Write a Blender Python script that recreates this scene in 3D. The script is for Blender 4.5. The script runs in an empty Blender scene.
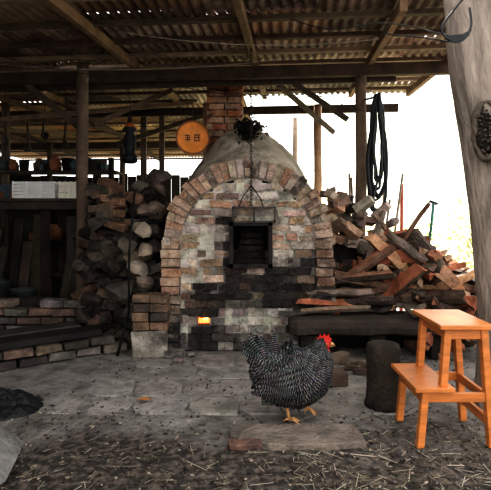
import bpy, math, random
from mathutils import Vector, Matrix, Euler, noise, Quaternion
R = random.Random(7)
S = bpy.context.scene
pi = math.pi

# ---------------------------------------------------------------- materials
def mat(name, col=None, rough=.9, nscale=6, amt=.4, bump=.4, bscale=40, metal=0,
        over=None, over_scale=4, over_lo=.5, over_hi=.6, over_amt=1.0, spec=.3, stretch=(1,1,1), trans=0, bdist=.02):
    m = bpy.data.materials.new(name); m.use_nodes = True
    nt = m.node_tree; N = nt.nodes; L = nt.links
    b = N['Principled BSDF']
    b.inputs['Roughness'].default_value = rough
    b.inputs['Metallic'].default_value = metal
    b.inputs['Specular IOR Level'].default_value = spec
    tc = N.new('ShaderNodeTexCoord')
    mp = N.new('ShaderNodeMapping'); mp.inputs['Scale'].default_value = stretch
    L.new(tc.outputs['Object'], mp.inputs['Vector'])
    if col is None:
        a = N.new('ShaderNodeAttribute'); a.attribute_name = 'Col'; base = a.outputs['Color']
    else:
        a = N.new('ShaderNodeRGB'); a.outputs[0].default_value = (*col, 1); base = a.outputs[0]
    nz = N.new('ShaderNodeTexNoise'); nz.inputs['Scale'].default_value = nscale
    nz.inputs['Detail'].default_value = 8; nz.inputs['Roughness'].default_value = .65
    L.new(mp.outputs[0], nz.inputs['Vector'])
    mr = N.new('ShaderNodeMapRange'); mr.inputs[1].default_value = .3; mr.inputs[2].default_value = .7
    mr.inputs[3].default_value = 1-amt; mr.inputs[4].default_value = 1+amt*.7
    L.new(nz.outputs[0], mr.inputs[0])
    mx = N.new('ShaderNodeVectorMath'); mx.operation = 'SCALE'
    L.new(base, mx.inputs[0]); L.new(mr.outputs[0], mx.inputs['Scale'])
    out = mx.outputs[0]
    if over is not None:
        n2 = N.new('ShaderNodeTexNoise'); n2.inputs['Scale'].default_value = over_scale
        n2.inputs['Detail'].default_value = 9; n2.inputs['Roughness'].default_value = .7
        L.new(mp.outputs[0], n2.inputs['Vector'])
        r2 = N.new('ShaderNodeMapRange'); r2.inputs[1].default_value = over_lo; r2.inputs[2].default_value = over_hi
        r2.inputs[3].default_value = 0; r2.inputs[4].default_value = over_amt
        L.new(n2.outputs[0], r2.inputs[0])
        mm = N.new('ShaderNodeMix'); mm.data_type = 'RGBA'
        L.new(r2.outputs[0], mm.inputs[0]); L.new(out, mm.inputs[6]); mm.inputs[7].default_value = (*over, 1)
        out = mm.outputs[2]
    L.new(out, b.inputs['Base Color'])
    if bump:
        n3 = N.new('ShaderNodeTexNoise'); n3.inputs['Scale'].default_value = bscale
        n3.inputs['Detail'].default_value = 6
        L.new(mp.outputs[0], n3.inputs['Vector'])
        bp = N.new('ShaderNodeBump'); bp.inputs['Strength'].default_value = bump
        bp.inputs['Distance'].default_value = bdist
        L.new(n3.outputs[0], bp.inputs['Height']); L.new(bp.outputs[0], b.inputs['Normal'])
    if trans:
        t = N.new('ShaderNodeBsdfTranslucent'); L.new(out, t.inputs['Color'])
        ms = N.new('ShaderNodeMixShader'); ms.inputs[0].default_value = trans
        L.new(b.outputs[0], ms.inputs[1]); L.new(t.outputs[0], ms.inputs[2])
        L.new(ms.outputs[0], N['Material Output'].inputs[0])
    return m

def emit(name, col, s):
    m = bpy.data.materials.new(name); m.use_nodes = True
    b = m.node_tree.nodes['Principled BSDF']
    b.inputs['Base Color'].default_value = (*col, 1)
    b.inputs['Emission Color'].default_value = (*col, 1); b.inputs['Emission Strength'].default_value = s
    return m

M_brick = mat('brick_procedural', amt=.55, nscale=14, bump=.9, bscale=60, over=(.42,.36,.30), over_scale=7, over_lo=.5, over_hi=.64, over_amt=.7)
M_dbrick = mat('sooty_brick', amt=.55, nscale=12, bump=.8, bscale=60, over=(.05,.045,.04), over_scale=4, over_lo=.48, over_hi=.62, over_amt=.8)
M_kface = mat('kiln_face_brick', amt=.6, nscale=15, bump=1, bscale=45, over=(.05,.042,.036), over_scale=7, over_lo=.55, over_hi=.66, over_amt=.7)
M_mortar = mat('kiln_mortar', amt=.6, nscale=10, bump=1, bscale=30, over=(.09,.075,.065), over_scale=6, over_lo=.52, over_hi=.64, over_amt=.7)
M_plaster = mat('clay_render', amt=.5, nscale=5, bump=1, bscale=18, over=(.12,.105,.085), over_scale=4, over_lo=.52, over_hi=.64, over_amt=.75)
M_wood = mat('timber', amt=.45, nscale=5, bump=.5, bscale=25, stretch=(1,1,1))
M_log = mat('split_wood', amt=.55, nscale=9, bump=.8, bscale=40, over=(.04,.03,.025), over_scale=5, over_lo=.54, over_hi=.66, over_amt=.7)
M_rock = mat('rock', amt=.6, nscale=7, bump=1, bscale=22)
M_iron = mat('rusty_iron', amt=.5, nscale=9, bump=.4, rough=.7, metal=.3)
M_roof = mat('corrugated_rust', amt=.55, nscale=1.8, bump=.3, rough=.75, metal=.1, over=(.36,.28,.235), over_scale=2.6, over_lo=.48, over_hi=.62, over_amt=.8, bscale=30)
M_black = mat('black_rubber', col=(.012,.013,.016), rough=.45, amt=.2, bump=0)
M_feather = mat('barred_feathers', amt=.15, nscale=30, bump=0, rough=.6)
M_skin = mat('hen_skin', amt=.15, nscale=60, bump=.2, bscale=200, rough=.5)
M_stool = mat('varnished_pine', col=(.54,.20,.06), amt=.35, nscale=6, bump=.08, rough=.35, stretch=(1,1,6), spec=.5)
M_bark = mat('gum_bark', col=(.34,.29,.25), amt=.5, nscale=7, bump=1, bscale=16, bdist=.04, stretch=(1,1,.28), over=(.18,.145,.12), over_scale=6, over_lo=.5, over_hi=.64, over_amt=.7)
M_pale = mat('pale_bark', amt=.2, nscale=7, bump=.3, bscale=16)
M_leaf = mat('leaves', amt=.3, nscale=3, bump=0, trans=.4)
M_clut = mat('clutter', amt=.4, nscale=8, bump=.2, rough=.6)
M_straw = mat('straw', amt=.4, nscale=20, bump=0)
M_disc = mat('disc_enamel', amt=.25, nscale=10, bump=.1, rough=.5)
M_ember = emit('ember_glow', (1, .22, .06), 1.5)
M_ember2 = emit('ember_core', (1, .36, .13), 2.6)

# ---------------------------------------------------------------- mesh builder
_ico = {}
def ico(n=3):
    if n not in _ico:
        import bmesh
        bm = bmesh.new(); bmesh.ops.create_icosphere(bm, subdivisions=n, radius=1)
        _ico[n] = ([v.co.copy() for v in bm.verts], [[v.index for v in f.verts] for f in bm.faces]); bm.free()
    return _ico[n]

def vary(c, a=.15):
    k = 1 + R.uniform(-a, a)
    return tuple(max(0, min(1, x*k*(1+R.uniform(-a, a)*.25))) for x in c)

class MB:
    def __init__(s): s.V=[]; s.F=[]; s.C=[]; s.M=[]; s.S=[]
    def add(s, vs, fs, col, m=0, smooth=False, cols=None):
        o = len(s.V); s.V += [Vector(v) for v in vs]
        for i, f in enumerate(fs):
            s.F.append([o+j for j in f]); s.C.append(cols[i] if cols else col); s.M.append(m); s.S.append(smooth)
    def box(s, c, size, rot=(0,0,0), col=(.5,.5,.5), jit=0, m=0):
        q = Euler(rot).to_matrix() if not isinstance(rot, Matrix) else rot
        c = Vector(c); hx, hy, hz = [x/2 for x in size]
        vs = []
        for x in (-hx, hx):
            for y in (-hy, hy):
                for z in (-hz, hz):
                    vs.append(c + q @ Vector((x+R.uniform(-jit, jit), y+R.uniform(-jit, jit), z+R.uniform(-jit, jit))))
        s.add(vs, [(0,1,3,2),(4,6,7,5),(0,4,5,1),(2,3,7,6),(0,2,6,4),(1,5,7,3)], col, m)
    def beam(s, a, b, w, h, col, m=0, roll=0):
        a=Vector(a); b=Vector(b); d=(b-a); L=d.length
        q = d.to_track_quat('X','Z').to_matrix() @ Matrix.Rotation(roll,3,'X')
        s.box((a+b)/2, (L,w,h), q, col, 0, m)
    def tube(s, pts, rad, n=8, col=(.5,.5,.5), m=0, smooth=True, cap=True):
        pts=[Vector(p) for p in pts]
        if not hasattr(rad,'__len__'): rad=[rad]*len(pts)
        q=None; vs=[]; 
        for i,p in enumerate(pts):
            t=(pts[min(i+1,len(pts)-1)]-pts[max(i-1,0)])
            if t.length<1e-9: t=Vector((0,0,1))
            t.normalize()
            if q is None: q=t.to_track_quat('Z','Y')
            else:
                z=q@Vector((0,0,1)); q=z.rotation_difference(t)@q
            for k in range(n):
                a=2*pi*k/n; vs.append(p+q@Vector((math.cos(a)*rad[i],math.sin(a)*rad[i],0)))
        fs=[]
        for i in range(len(pts)-1):
            for k in range(n):
                fs.append((i*n+k,i*n+(k+1)%n,(i+1)*n+(k+1)%n,(i+1)*n+k))
        if cap:
            fs.append(tuple(range(n-1,-1,-1))); fs.append(tuple((len(pts)-1)*n+k for k in range(n)))
        s.add(vs,fs,col,m,smooth)
    def lathe(s, c, prof, n=20, col=(.5,.5,.5), m=0, q=None):
        c=Vector(c); vs=[]
        for r,z in prof:
            for k in range(n):
                a=2*pi*k/n; v=Vector((r*math.cos(a),r*math.sin(a),z)); vs.append(c+(q@v if q else v))
        fs=[]
        for i in range(len(prof)-1):
            for k in range(n): fs.append((i*n+k,i*n+(k+1)%n,(i+1)*n+(k+1)%n,(i+1)*n+k))
        fs.append(tuple(range(n-1,-1,-1)))
        s.add(vs,fs,col,m,True)
    def rock(s, c, size, col, rough=.35, m=0, rot=None, flat=False):
        vs,fs=ico(2 if flat else 3); off=Vector((R.uniform(-99,99),R.uniform(-99,99),R.uniform(-99,99)))
        q=Euler(rot if rot else (R.uniform(-.4,.4),R.uniform(-.4,.4),R.uniform(0,6))).to_matrix(); c=Vector(c)
        out=[]
        pl=[]
        if flat:
            for _ in range(9):
                a=R.uniform(0,6.28); zz=R.uniform(-1,1); rr=math.sqrt(1-zz*zz)
                pl.append((Vector((rr*math.cos(a),rr*math.sin(a),zz)),R.uniform(.55,.85)))
        for v in vs:
            w=Vector([math.copysign(abs(x)**.7,x) for x in v])*.9
            d=1+rough*noise.noise(v*1.1+off)+rough*.4*noise.noise(v*3+off)
            w=w*d
            for nrm,dist in pl:
                e=w.dot(nrm)-dist
                if e>0: w=w-nrm*e
            out.append(c+q@Vector((w.x*size[0]/2,w.y*size[1]/2,w.z*size[2]/2)))
        s.add(out,fs,col,m,not flat)
    def splitlog(s, c, L, r, d, roll, bark, wood, m=0):
        d=Vector(d).normalized(); q=d.to_track_quat('X','Z').to_matrix()@Matrix.Rotation(roll,3,'X')
        c=Vector(c); sp=R.uniform(.6,1.3); pr=[(-r*.1,0)]
        pr+= [(r*math.cos(a),r*math.sin(a)) for a in [ -sp, -sp/2, 0, sp/2, sp]]
        n=len(pr); vs=[]; nl=5
        for i in range(nl):
            t=i/(nl-1)-.5
            bend=R.uniform(-.008,.008); bz=R.uniform(-.008,.008); tk=1-(.25 if i in (0,nl-1) else 0)*R.random()
            for (a,b) in pr:
                k=(1+R.uniform(-.12,.12))*tk
                vs.append(c+q@Vector((t*L+R.uniform(-.022,.022),b*k+bend,(a-r*.5)*k+bz)))
        fs=[];cs=[]
        for i in range(nl-1):
            for k in range(n):
                fs.append((i*n+k,i*n+(k+1)%n,(i+1)*n+(k+1)%n,(i+1)*n+k))
                cs.append(vary(wood,.2) if k in (0,n-1) else vary(bark,.25))
        fs.append(tuple(range(n-1,-1,-1))); cs.append(wood); fs.append(tuple((nl-1)*n+k for k in range(n))); cs.append(wood)
        s.add(vs,fs,None,m,False,cs)
    def leaf(s,p,size,col,m=0):
        q=Euler((R.uniform(0,6),R.uniform(0,6),R.uniform(0,6))).to_matrix(); p=Vector(p)
        vs=[p+q@Vector(v)*size for v in ((0,-.5,0),(.25,0,.05),(0,.5,0),(-.25,0,.05))]
        s.add(vs,[(0,1,2,3)],col,m)
    def build(s,name,mats,bevel=0,bang=.6):
        me=bpy.data.meshes.new(name); me.from_pydata(s.V,[],s.F); 
        for x in mats: me.materials.append(x)
        ca=me.color_attributes.new('Col','FLOAT_COLOR','CORNER')
        data=[]
        for p in me.polygons:
            c=s.C[p.index]; p.material_index=s.M[p.index]; p.use_smooth=s.S[p.index]
            data += [c[0],c[1],c[2],1]*p.loop_total
        ca.data.foreach_set('color',data)
        me.update(); o=bpy.data.objects.new(name,me); S.collection.objects.link(o)
        if bevel:
            bv=o.modifiers.new('bevel','BEVEL'); bv.width=bevel; bv.segments=2; bv.limit_method='ANGLE'; bv.angle_limit=bang
        return o

def cat(P, n):
    out=[]
    for i in range(len(P)-1):
        p0=P[max(i-1,0)];p1=P[i];p2=P[i+1];p3=P[min(i+2,len(P)-1)]
        for k in range(n):
            t=k/n
            out.append(tuple(.5*((2*b)+(-a+c)*t+(2*a-5*b+4*c-d)*t*t+(-a+3*b-3*c+d)*t**3) for a,b,c,d in zip(p0,p1,p2,p3)))
    out.append(tuple(P[-1])); return out

# ---------------------------------------------------------------- camera / light
cam=bpy.data.cameras.new('camera'); co=bpy.data.objects.new('camera',cam); S.collection.objects.link(co)
co.location=(0,0,1.1); co.rotation_euler=(pi/2,0,0)
cam.sensor_width=36; cam.lens=36*480/491; cam.shift_y=-30/491; cam.clip_end=300
S.camera=co
w=bpy.data.worlds.new('world'); S.world=w; w.use_nodes=True
bg=w.node_tree.nodes['Background']; bg.inputs[0].default_value=(1,.985,.96,1); bg.inputs[1].default_value=1.5
sl=bpy.data.lights.new('sun','SUN'); so=bpy.data.objects.new('sun',sl); S.collection.objects.link(so)
sl.energy=10; sl.angle=.02; sl.color=(1,.96,.88)
so.rotation_euler=Vector((-.16,-.82,-1.0)).to_track_quat('-Z','Y').to_euler(); so.location=(2,12,14)
S.view_settings.view_transform='Standard'
try: S.view_settings.look='High Contrast'
except Exception: pass
S.view_settings.exposure=.5

# ---------------------------------------------------------------- ground
def gz(x,y):
    return .012*noise.noise(Vector((x*2.5,y*2.5,0)))+.006*noise.noise(Vector((x*9,y*9,3)))
g=MB(); nx,ny=150,170
xs=[-7+14*i/nx for i in range(nx+1)]; ys=[-.5+13*j/ny for j in range(ny+1)]
g.V=[Vector((x,y,gz(x,y)-.01)) for y in ys for x in xs]
for j in range(ny):
    for i in range(nx):
        a=j*(nx+1)+i; g.F.append([a,a+1,a+nx+2,a+nx+1]); g.C.append((.2,.2,.2)); g.M.append(0); g.S.append(True)
o=len(g.V); g.V+= [Vector(v) for v in ((-60,-10,-.04),(60,-10,-.04),(60,90,-.04),(-60,90,-.04))]
g.F.append([o,o+1,o+2,o+3]); g.C.append((.2,.2,.2)); g.M.append(0); g.S.append(False)
mg=mat('dirt_ground',col=(.25,.235,.22),amt=.55,nscale=6,bump=1,bscale=45,over=(.08,.07,.063),over_scale=5,over_lo=.52,over_hi=.66,over_amt=.75)
nt=mg.node_tree;N=nt.nodes;L=nt.links;b=N['Principled BSDF']
src=b.inputs['Base Color'].links[0].from_socket
geo=N.new('ShaderNodeNewGeometry'); sx=N.new('ShaderNodeSeparateXYZ'); L.new(geo.outputs['Position'],sx.inputs[0])
nw=N.new('ShaderNodeTexNoise'); nw.inputs['Scale'].default_value=2; nw.inputs['Detail'].default_value=6; L.new(geo.outputs['Position'],nw.inputs['Vector'])
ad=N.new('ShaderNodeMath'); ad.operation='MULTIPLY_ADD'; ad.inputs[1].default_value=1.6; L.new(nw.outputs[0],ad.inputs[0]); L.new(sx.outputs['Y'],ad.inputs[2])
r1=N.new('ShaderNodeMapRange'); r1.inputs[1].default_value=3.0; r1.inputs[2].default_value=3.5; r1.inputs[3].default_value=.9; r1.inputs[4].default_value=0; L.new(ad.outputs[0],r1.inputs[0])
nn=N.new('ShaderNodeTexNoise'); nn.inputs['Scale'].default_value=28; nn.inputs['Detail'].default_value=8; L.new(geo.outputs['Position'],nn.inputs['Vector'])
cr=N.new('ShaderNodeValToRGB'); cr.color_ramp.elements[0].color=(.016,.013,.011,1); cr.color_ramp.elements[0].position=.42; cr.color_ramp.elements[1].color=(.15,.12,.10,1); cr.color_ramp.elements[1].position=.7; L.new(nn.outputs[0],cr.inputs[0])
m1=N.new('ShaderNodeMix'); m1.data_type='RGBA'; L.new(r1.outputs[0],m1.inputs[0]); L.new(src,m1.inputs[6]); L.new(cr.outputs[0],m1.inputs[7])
r2=N.new('ShaderNodeMapRange'); r2.inputs[1].default_value=6.6; r2.inputs[2].default_value=7.6; L.new(ad.outputs[0],r2.inputs[0])
r3=N.new('ShaderNodeMapRange'); r3.inputs[1].default_value=-.2; r3.inputs[2].default_value=.5; L.new(sx.outputs['X'],r3.inputs[0])
mu=N.new('ShaderNodeMath'); mu.operation='MULTIPLY'; L.new(r2.outputs[0],mu.inputs[0]); L.new(r3.outputs[0],mu.inputs[1])
m2=N.new('ShaderNodeMix'); m2.data_type='RGBA'; L.new(mu.outputs[0],m2.inputs[0]); L.new(m1.outputs[2],m2.inputs[6]); m2.inputs[7].default_value=(.5,.5,.3,1)
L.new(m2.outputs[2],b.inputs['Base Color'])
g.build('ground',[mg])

st=MB()
for i in range(1900):
    y=1.75+abs(R.gauss(0,.32)); x=R.uniform(-1,1)*.62*y
    if R.random()<.45: x=R.uniform(.2,1.3); y=1.8+abs(R.gauss(0,.55))
    if y>3.2: continue
    a=R.uniform(0,pi); l=R.uniform(.01,.045) if R.random()<.85 else R.uniform(.06,.12); ww=R.uniform(.0005,.0014) if l<.05 else R.uniform(.0008,.002)
    z=gz(x,y)+R.uniform(-.008,.002)
    c=R.choice([(.22,.19,.14),(.15,.12,.09),(.10,.075,.055),(.30,.27,.22),(.04,.03,.025)])
    if x>.3: c=tuple(1.25*k for k in c)
    st.box((x,y,z),(l,ww*2,.002),(R.uniform(-.1,.1),R.uniform(-.15,.15),a),vary(c,.2))
for i in range(1500):
    y=R.uniform(1.9,3.7); x=R.uniform(-1,1)*.55*y
    if y>2.8 and R.random()<.45: continue
    if x<-1.1 and y>3: continue
    if i%4==0: st.rock((x,y,gz(x,y)-.006),(R.uniform(.006,.022),R.uniform(.006,.018),R.uniform(.004,.012)),vary(R.choice([(.14,.125,.11),(.24,.22,.2),(.06,.05,.045)]),.3),flat=True)
    else: st.box((x,y,gz(x,y)-.004),(R.uniform(.006,.022),R.uniform(.004,.01),.005),(R.uniform(-.2,.2),R.uniform(-.2,.2),R.uniform(0,3)),vary(R.choice([(.28,.24,.2),(.12,.10,.08),(.06,.05,.04),(.03,.025,.02)]),.3))
st.build('straw_litter',[M_straw])
lf=MB(); lf.add([(-.64,2.83,.012),(-.60,2.80,.018),(-.55,2.83,.012),(-.60,2.86,.02)],[(0,1,2,3)],(.4,.18,.07)); lf.build('dry_leaf',[M_straw])
sb=MB()
def slab(x,y,w_,d_,col,z=.0):
    n_=9; ph=R.uniform(0,1); top_=[];bot=[]
    for k in range(n_):
        a=2*pi*(k+ph)/n_; ca,sa=math.cos(a),math.sin(a); m_=max(abs(ca),abs(sa)); q_=R.uniform(.92,1.0)/m_*.5
        top_.append((x+ca*q_*w_,y+sa*q_*d_,z+R.uniform(-.002,.002))); bot.append((x+ca*q_*w_*1.03,y+sa*q_*d_*1.03,-.04))
    sb.add(top_+bot,[tuple(range(n_))]+[(k,k+n_,(k+1)%n_+n_,(k+1)%n_) for k in range(n_)],col)
yy=2.66
while yy<3.6:
    xx=-.95+R.uniform(0,.2)-.25*(yy<3.2); dd=R.uniform(.22,.32)
    while xx<.45+.35*(3.7-yy):
        ww=R.uniform(.28,.5); slab(xx+ww/2,yy+dd/2,ww*.99,dd*.985,vary((.28,.26,.24),.10),-.001+R.uniform(-.005,.002)); xx+=ww
    yy+=dd
slab(.27,2.37,.62,.24,(.20,.165,.14),.022); slab(.02,2.42,.2,.16,(.16,.135,.12),.012)
mp_=mat('worn_paving',amt=.5,nscale=7,bump=1,bscale=40,over=(.10,.09,.08),over_scale=6,over_lo=.52,over_hi=.66,over_amt=.7)
sb.build('paving_slabs',[mp_],.005)
sb=MB(); sb.box((-.0,2.27,.012),(.16,.06,.03),(0,.0,.1),(.16,.095,.075),.004); sb.build('loose_brick',[M_dbrick],.004)

# ---------------------------------------------------------------- kiln
K=MB(); X0=.02; ZC=.856; RO=.70; RI=.55; YF=3.88
tan=[(.38,.25,.17),(.45,.30,.21),(.44,.34,.26),(.30,.21,.15),(.52,.40,.31),(.22,.16,.125)]
def sootv(x,z):
    e=math.exp
    v=e(-(((x-.12)/.42)**2+((z-.50)/.17)**2))*1.7+e(-(((x+.32)/.18)**2+((z-.10)/.11)**2))*1.1
    v+=e(-(((x+.36)/.12)**2+((z-.36)/.09)**2))*1.1+e(-(((x-.55)/.2)**2+((z-.35)/.4)**2))*1.4
    v+=e(-(((x+.17)/.08)**2+((z-.85)/.24)**2))*.8+e(-(((x-.05)/.25)**2+((z-1.08)/.07)**2))*.6+e(-(((x-.1)/.5)**2+((z-.05)/.08)**2))*.7
    v*=.5+1.4*max(0,noise.noise(Vector((x*6,z*9,1)))+.45)
    v+=.3*max(0,noise.noise(Vector((x*4,z*5,7))))
    return min(.97,max(0,v-.08))
DKc=Vector((.024,.021,.021))
nb=31
for i in range(nb):
    a0=pi*i/nb+.006; a1=pi*(i+1)/nb-.006
    am=(a0+a1)/2
    splits=[(RI+.004,RO)] if i%3 else [(RI+.004,RI+.075),(RI+.083,RO)]
    for (ra,rb) in splits:
        vs=[]
        yf=YF+R.uniform(-.016,.014); rb2=rb+(R.uniform(-.02,.018) if rb==RO else 0)
        for y in (yf,4.12):
            for (a,r) in ((a0,ra),(a1,ra),(a1,rb2),(a0,rb2)):
                a+=R.uniform(-.004,.004); r+=R.uniform(-.004,.004)
                vs.append((X0+math.cos(a)*r,y,ZC+math.sin(a)*r))
        c=Vector(R.choice([(.42,.26,.175),(.40,.27,.20),(.38,.30,.235),(.48,.36,.28),(.29,.20,.15),(.42,.36,.30)]))
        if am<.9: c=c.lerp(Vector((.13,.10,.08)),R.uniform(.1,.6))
        if R.random()<.12: c=Vector((.12,.095,.08))
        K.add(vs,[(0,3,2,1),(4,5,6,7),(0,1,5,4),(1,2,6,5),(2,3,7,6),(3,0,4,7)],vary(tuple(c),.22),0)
vs=[];fs=[];n=40
for i in range(n+1):
    a=pi*i/n
    for r in (RI-.01,RO-.012):
        vs+= [(X0+math.cos(a)*r,YF+.02,ZC+math.sin(a)*r),(X0+math.cos(a)*r,4.1,ZC+math.sin(a)*r)]
for i in range(n):
    k=i*4; fs+=[(k,k+4,k+6,k+2),(k+2,k+6,k+7,k+3),(k,k+1,k+5,k+4)]
K.add(vs,fs,(.30,.26,.22),1)
for sgn in (-1,1):
    z=0
    while z<ZC-.02:
        h=.075; xc=X0+sgn*(RO+RI)/2
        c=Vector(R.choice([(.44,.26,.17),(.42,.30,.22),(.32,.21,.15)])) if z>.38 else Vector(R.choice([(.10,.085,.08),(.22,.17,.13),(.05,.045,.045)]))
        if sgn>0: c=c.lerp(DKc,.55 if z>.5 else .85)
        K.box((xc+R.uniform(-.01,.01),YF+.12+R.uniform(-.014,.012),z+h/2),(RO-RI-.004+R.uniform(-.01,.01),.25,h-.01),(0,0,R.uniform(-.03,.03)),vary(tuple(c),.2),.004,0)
        z+=h
    K.box((X0+sgn*(RO+RI)/2,YF+.14,ZC/2),(RO-RI-.01,.24,ZC),col=(.10,.09,.08),m=1)
WX0,WX1,WZ0,WZ1=-.115,.20,.69,1.03
FX0,FX1,FZ0,FZ1=-.39,-.29,.20,.295
def facecol(x,z):
    c=Vector(R.choice(tan))
    wh=noise.noise(Vector((x*3.2+4,z*3.2,2)))+.14
    if R.random()<.25+wh: c=c.lerp(Vector((.53,.48,.43)),R.uniform(.3,.9))
    if z<.36: c=c.lerp(Vector((.36,.35,.34)),.6)
    c=c.lerp(DKc,min(.97,max(0,sootv(x,z)+R.uniform(-.2,.2))))
    return vary(tuple(c),.25)
h=.068; z=0.0; row=0
while z<ZC+RI:
    zm=z+h/2
    e=RI if zm<ZC else math.sqrt(max(0,RI**2-(zm-ZC)**2))
    if e<.05: break
    xl,xr=X0-e,X0+e
    segs=[(xl,xr)]
    for (hx0,hx1,hz0,hz1) in ((WX0,WX1,WZ0,WZ1),(FX0,FX1,FZ0,FZ1)):
        if hz0<zm<hz1:
            ns=[]
            for a,bb in segs:
                if a<hx0<bb: ns+= [(a,hx0),(hx1,bb)]
                else: ns.append((a,bb))
            segs=ns
    for a,bb in segs:
        if bb-a<.02: continue
        k=max(1,int((bb-a)/.06))
        for t in range(k):
            p=a+(bb-a)*t/k; q=a+(bb-a)*(t+1)/k
            mc=Vector((.46,.42,.37)).lerp(DKc,sootv((p+q)/2,zm))
            K.box(((p+q)/2,YF+.132+R.uniform(-.011,.008),zm),(q-p+.001,.2,h),col=vary(tuple(mc),.2),m=1)
        x=a-(R.uniform(.02,.16) if row%2 else R.uniform(0,.05)) 
        while x<bb:
            l=R.choice([.2,.2,.18,.1,.15])
            p=max(x,a);q=min(x+l,bb)
            if q-p>.03:
                K.box(((p+q)/2,YF+.122+R.uniform(-.016,.016),zm+R.uniform(-.005,.005)),(q-p-R.uniform(.008,.022),.2,h-R.uniform(.010,.022)),(R.uniform(-.02,.02),R.uniform(-.04,.04),R.uniform(-.03,.03)),facecol((p+q)/2,zm),.007,2)
            x+=l
    z+=h; row+=1
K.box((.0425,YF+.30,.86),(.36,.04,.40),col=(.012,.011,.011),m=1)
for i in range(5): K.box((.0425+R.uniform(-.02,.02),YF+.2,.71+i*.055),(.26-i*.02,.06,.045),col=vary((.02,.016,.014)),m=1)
fc=(.03,.026,.024)
for (cx,cz,sx_,sz_) in ((WX0,.86,.032,.38),(WX1,.86,.032,.38),(.0425,WZ1,.35,.032),(.0425,WZ0,.35,.032)):
    K.box((cx,YF-.005,cz),(sx_,.05,sz_),col=vary(fc),m=3)
for (cx,cz,sx_,sz_) in ((-.10,1.10,.014,.13),(.235,1.10,.014,.13),(.067,1.16,.35,.014),(.067,1.045,.35,.016),(.067,1.10,.02,.12)):
    K.box((cx,YF-.03,cz),(sx_,.03,sz_),(0,R.uniform(-.03,.03),0),col=(.08,.07,.065),m=3)
K.box((-.34,YF+.22,.245),(.14,.02,.13),col=(.1,.05,.03),m=1)
K.box((-.34,YF+.15,.212),(.10,.10,.02),col=(1,.3,.1),m=4)
K.rock((-.34,YF+.15,.245),(.075,.06,.05),(1,.3,.1),.3,5)
K.rock((-.37,YF+.10,.228),(.05,.05,.04),(1,.3,.1),.3,4)
secs=[(4.05,.66,1.53,ZC,1.0),(4.2,.70,1.62,ZC,1.15),(4.45,.76,1.82,.86,1.55),(4.65,.79,1.95,.86,1.75),(5.1,.79,1.95,.86,1.75),(5.5,.74,1.84,.86,1.7),(5.6,.4,1.5,.86,1.6)]
vs=[];fs=[];n=56
sc=cat(secs,6)
for (y,hw,top,zc,pw) in sc:
    for i in range(n+1):
        a=pi*i/n; ca=math.cos(a); sa=max(0,math.sin(a))
        x=X0+hw*ca; zz=zc+(top-zc)*(sa**pw)
        if i in (0,n): zz=0
        d=.035*noise.noise(Vector((x*3,y*3,zz*3)))+.014*noise.noise(Vector((x*11,y*11,zz*11)))
        vs.append((x*(1+d),y+d,zz+(d if zz else 0)))
for j in range(len(sc)-1):
    for i in range(n):
        k=j*(n+1)+i; fs.append((k,k+1,k+n+2,k+n+1))
K.add(vs,fs,(.42,.375,.31),6,True)
K.box((X0,4.115,.4),(1.35,.02,.8),col=(.1,.1,.1),m=1)
K.build('brick_kiln',[M_brick,M_mortar,M_kface,M_iron,M_ember,M_ember2,M_plaster],.006)
fl=bpy.data.lights.new('firebox_light','POINT'); fo=bpy.data.objects.new('firebox_light',fl); S.collection.objects.link(fo)
fl.energy=.25; fl.color=(1,.35,.1); fl.shadow_soft_size=.02; fo.location=(-.34,YF+.02,.275)

C=MB(); z=1.5; r=0
while z<2.75:
    for k in range(4):
        q=Matrix.Rotation(k*pi/2,3,'Z'); ctr=Vector((-.22,5.3,z+.035))
        for j in (0,1):
            off=Vector(((-.09 if j else .08)+( .03 if r%2 else 0),-.15,0))
            C.box(ctr+q@off,(.155,.09,.062),q@Matrix.Rotation(R.uniform(-.02,.02),3,'Z'),vary(R.choice([(.5,.2,.1),(.45,.22,.12),(.34,.15,.09),(.46,.3,.21)]),.15),.003,0)
    C.box((-.22,5.3,z+.035),(.31,.31,.072),col=(.2,.17,.15),m=1)
    z+=.072; r+=1
C.build('brick_chimney',[M_brick,M_plaster],.004)

P=MB()
P.box((-.745,3.76,.10),(.27,.12,.2),(0,0,.05),(.33,.30,.26),.01)
for i in range(4):
    for j in range(2):
        P.box((-.81+j*.14,3.775,.24+i*.07),(.13,.15,.062),(0,0,R.uniform(-.06,.06)),vary(R.choice([(.24,.16,.11),(.10,.08,.065),(.3,.2,.14)]),.2),.005)
P.build('brick_pier',[M_dbrick],.006)
P=MB()
for (x,y,s_) in ((-.55,3.72,.09),(-.50,3.6,.05),(-.42,3.76,.05),(.36,3.74,.08)):
    P.box((x,y,s_*.3),(s_*1.6,s_,s_*.6),(0,0,R.uniform(-.5,.5)),vary((.2,.18,.16),.3),.005)
P.build('brick_rubble',[M_brick],.004)

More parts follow.
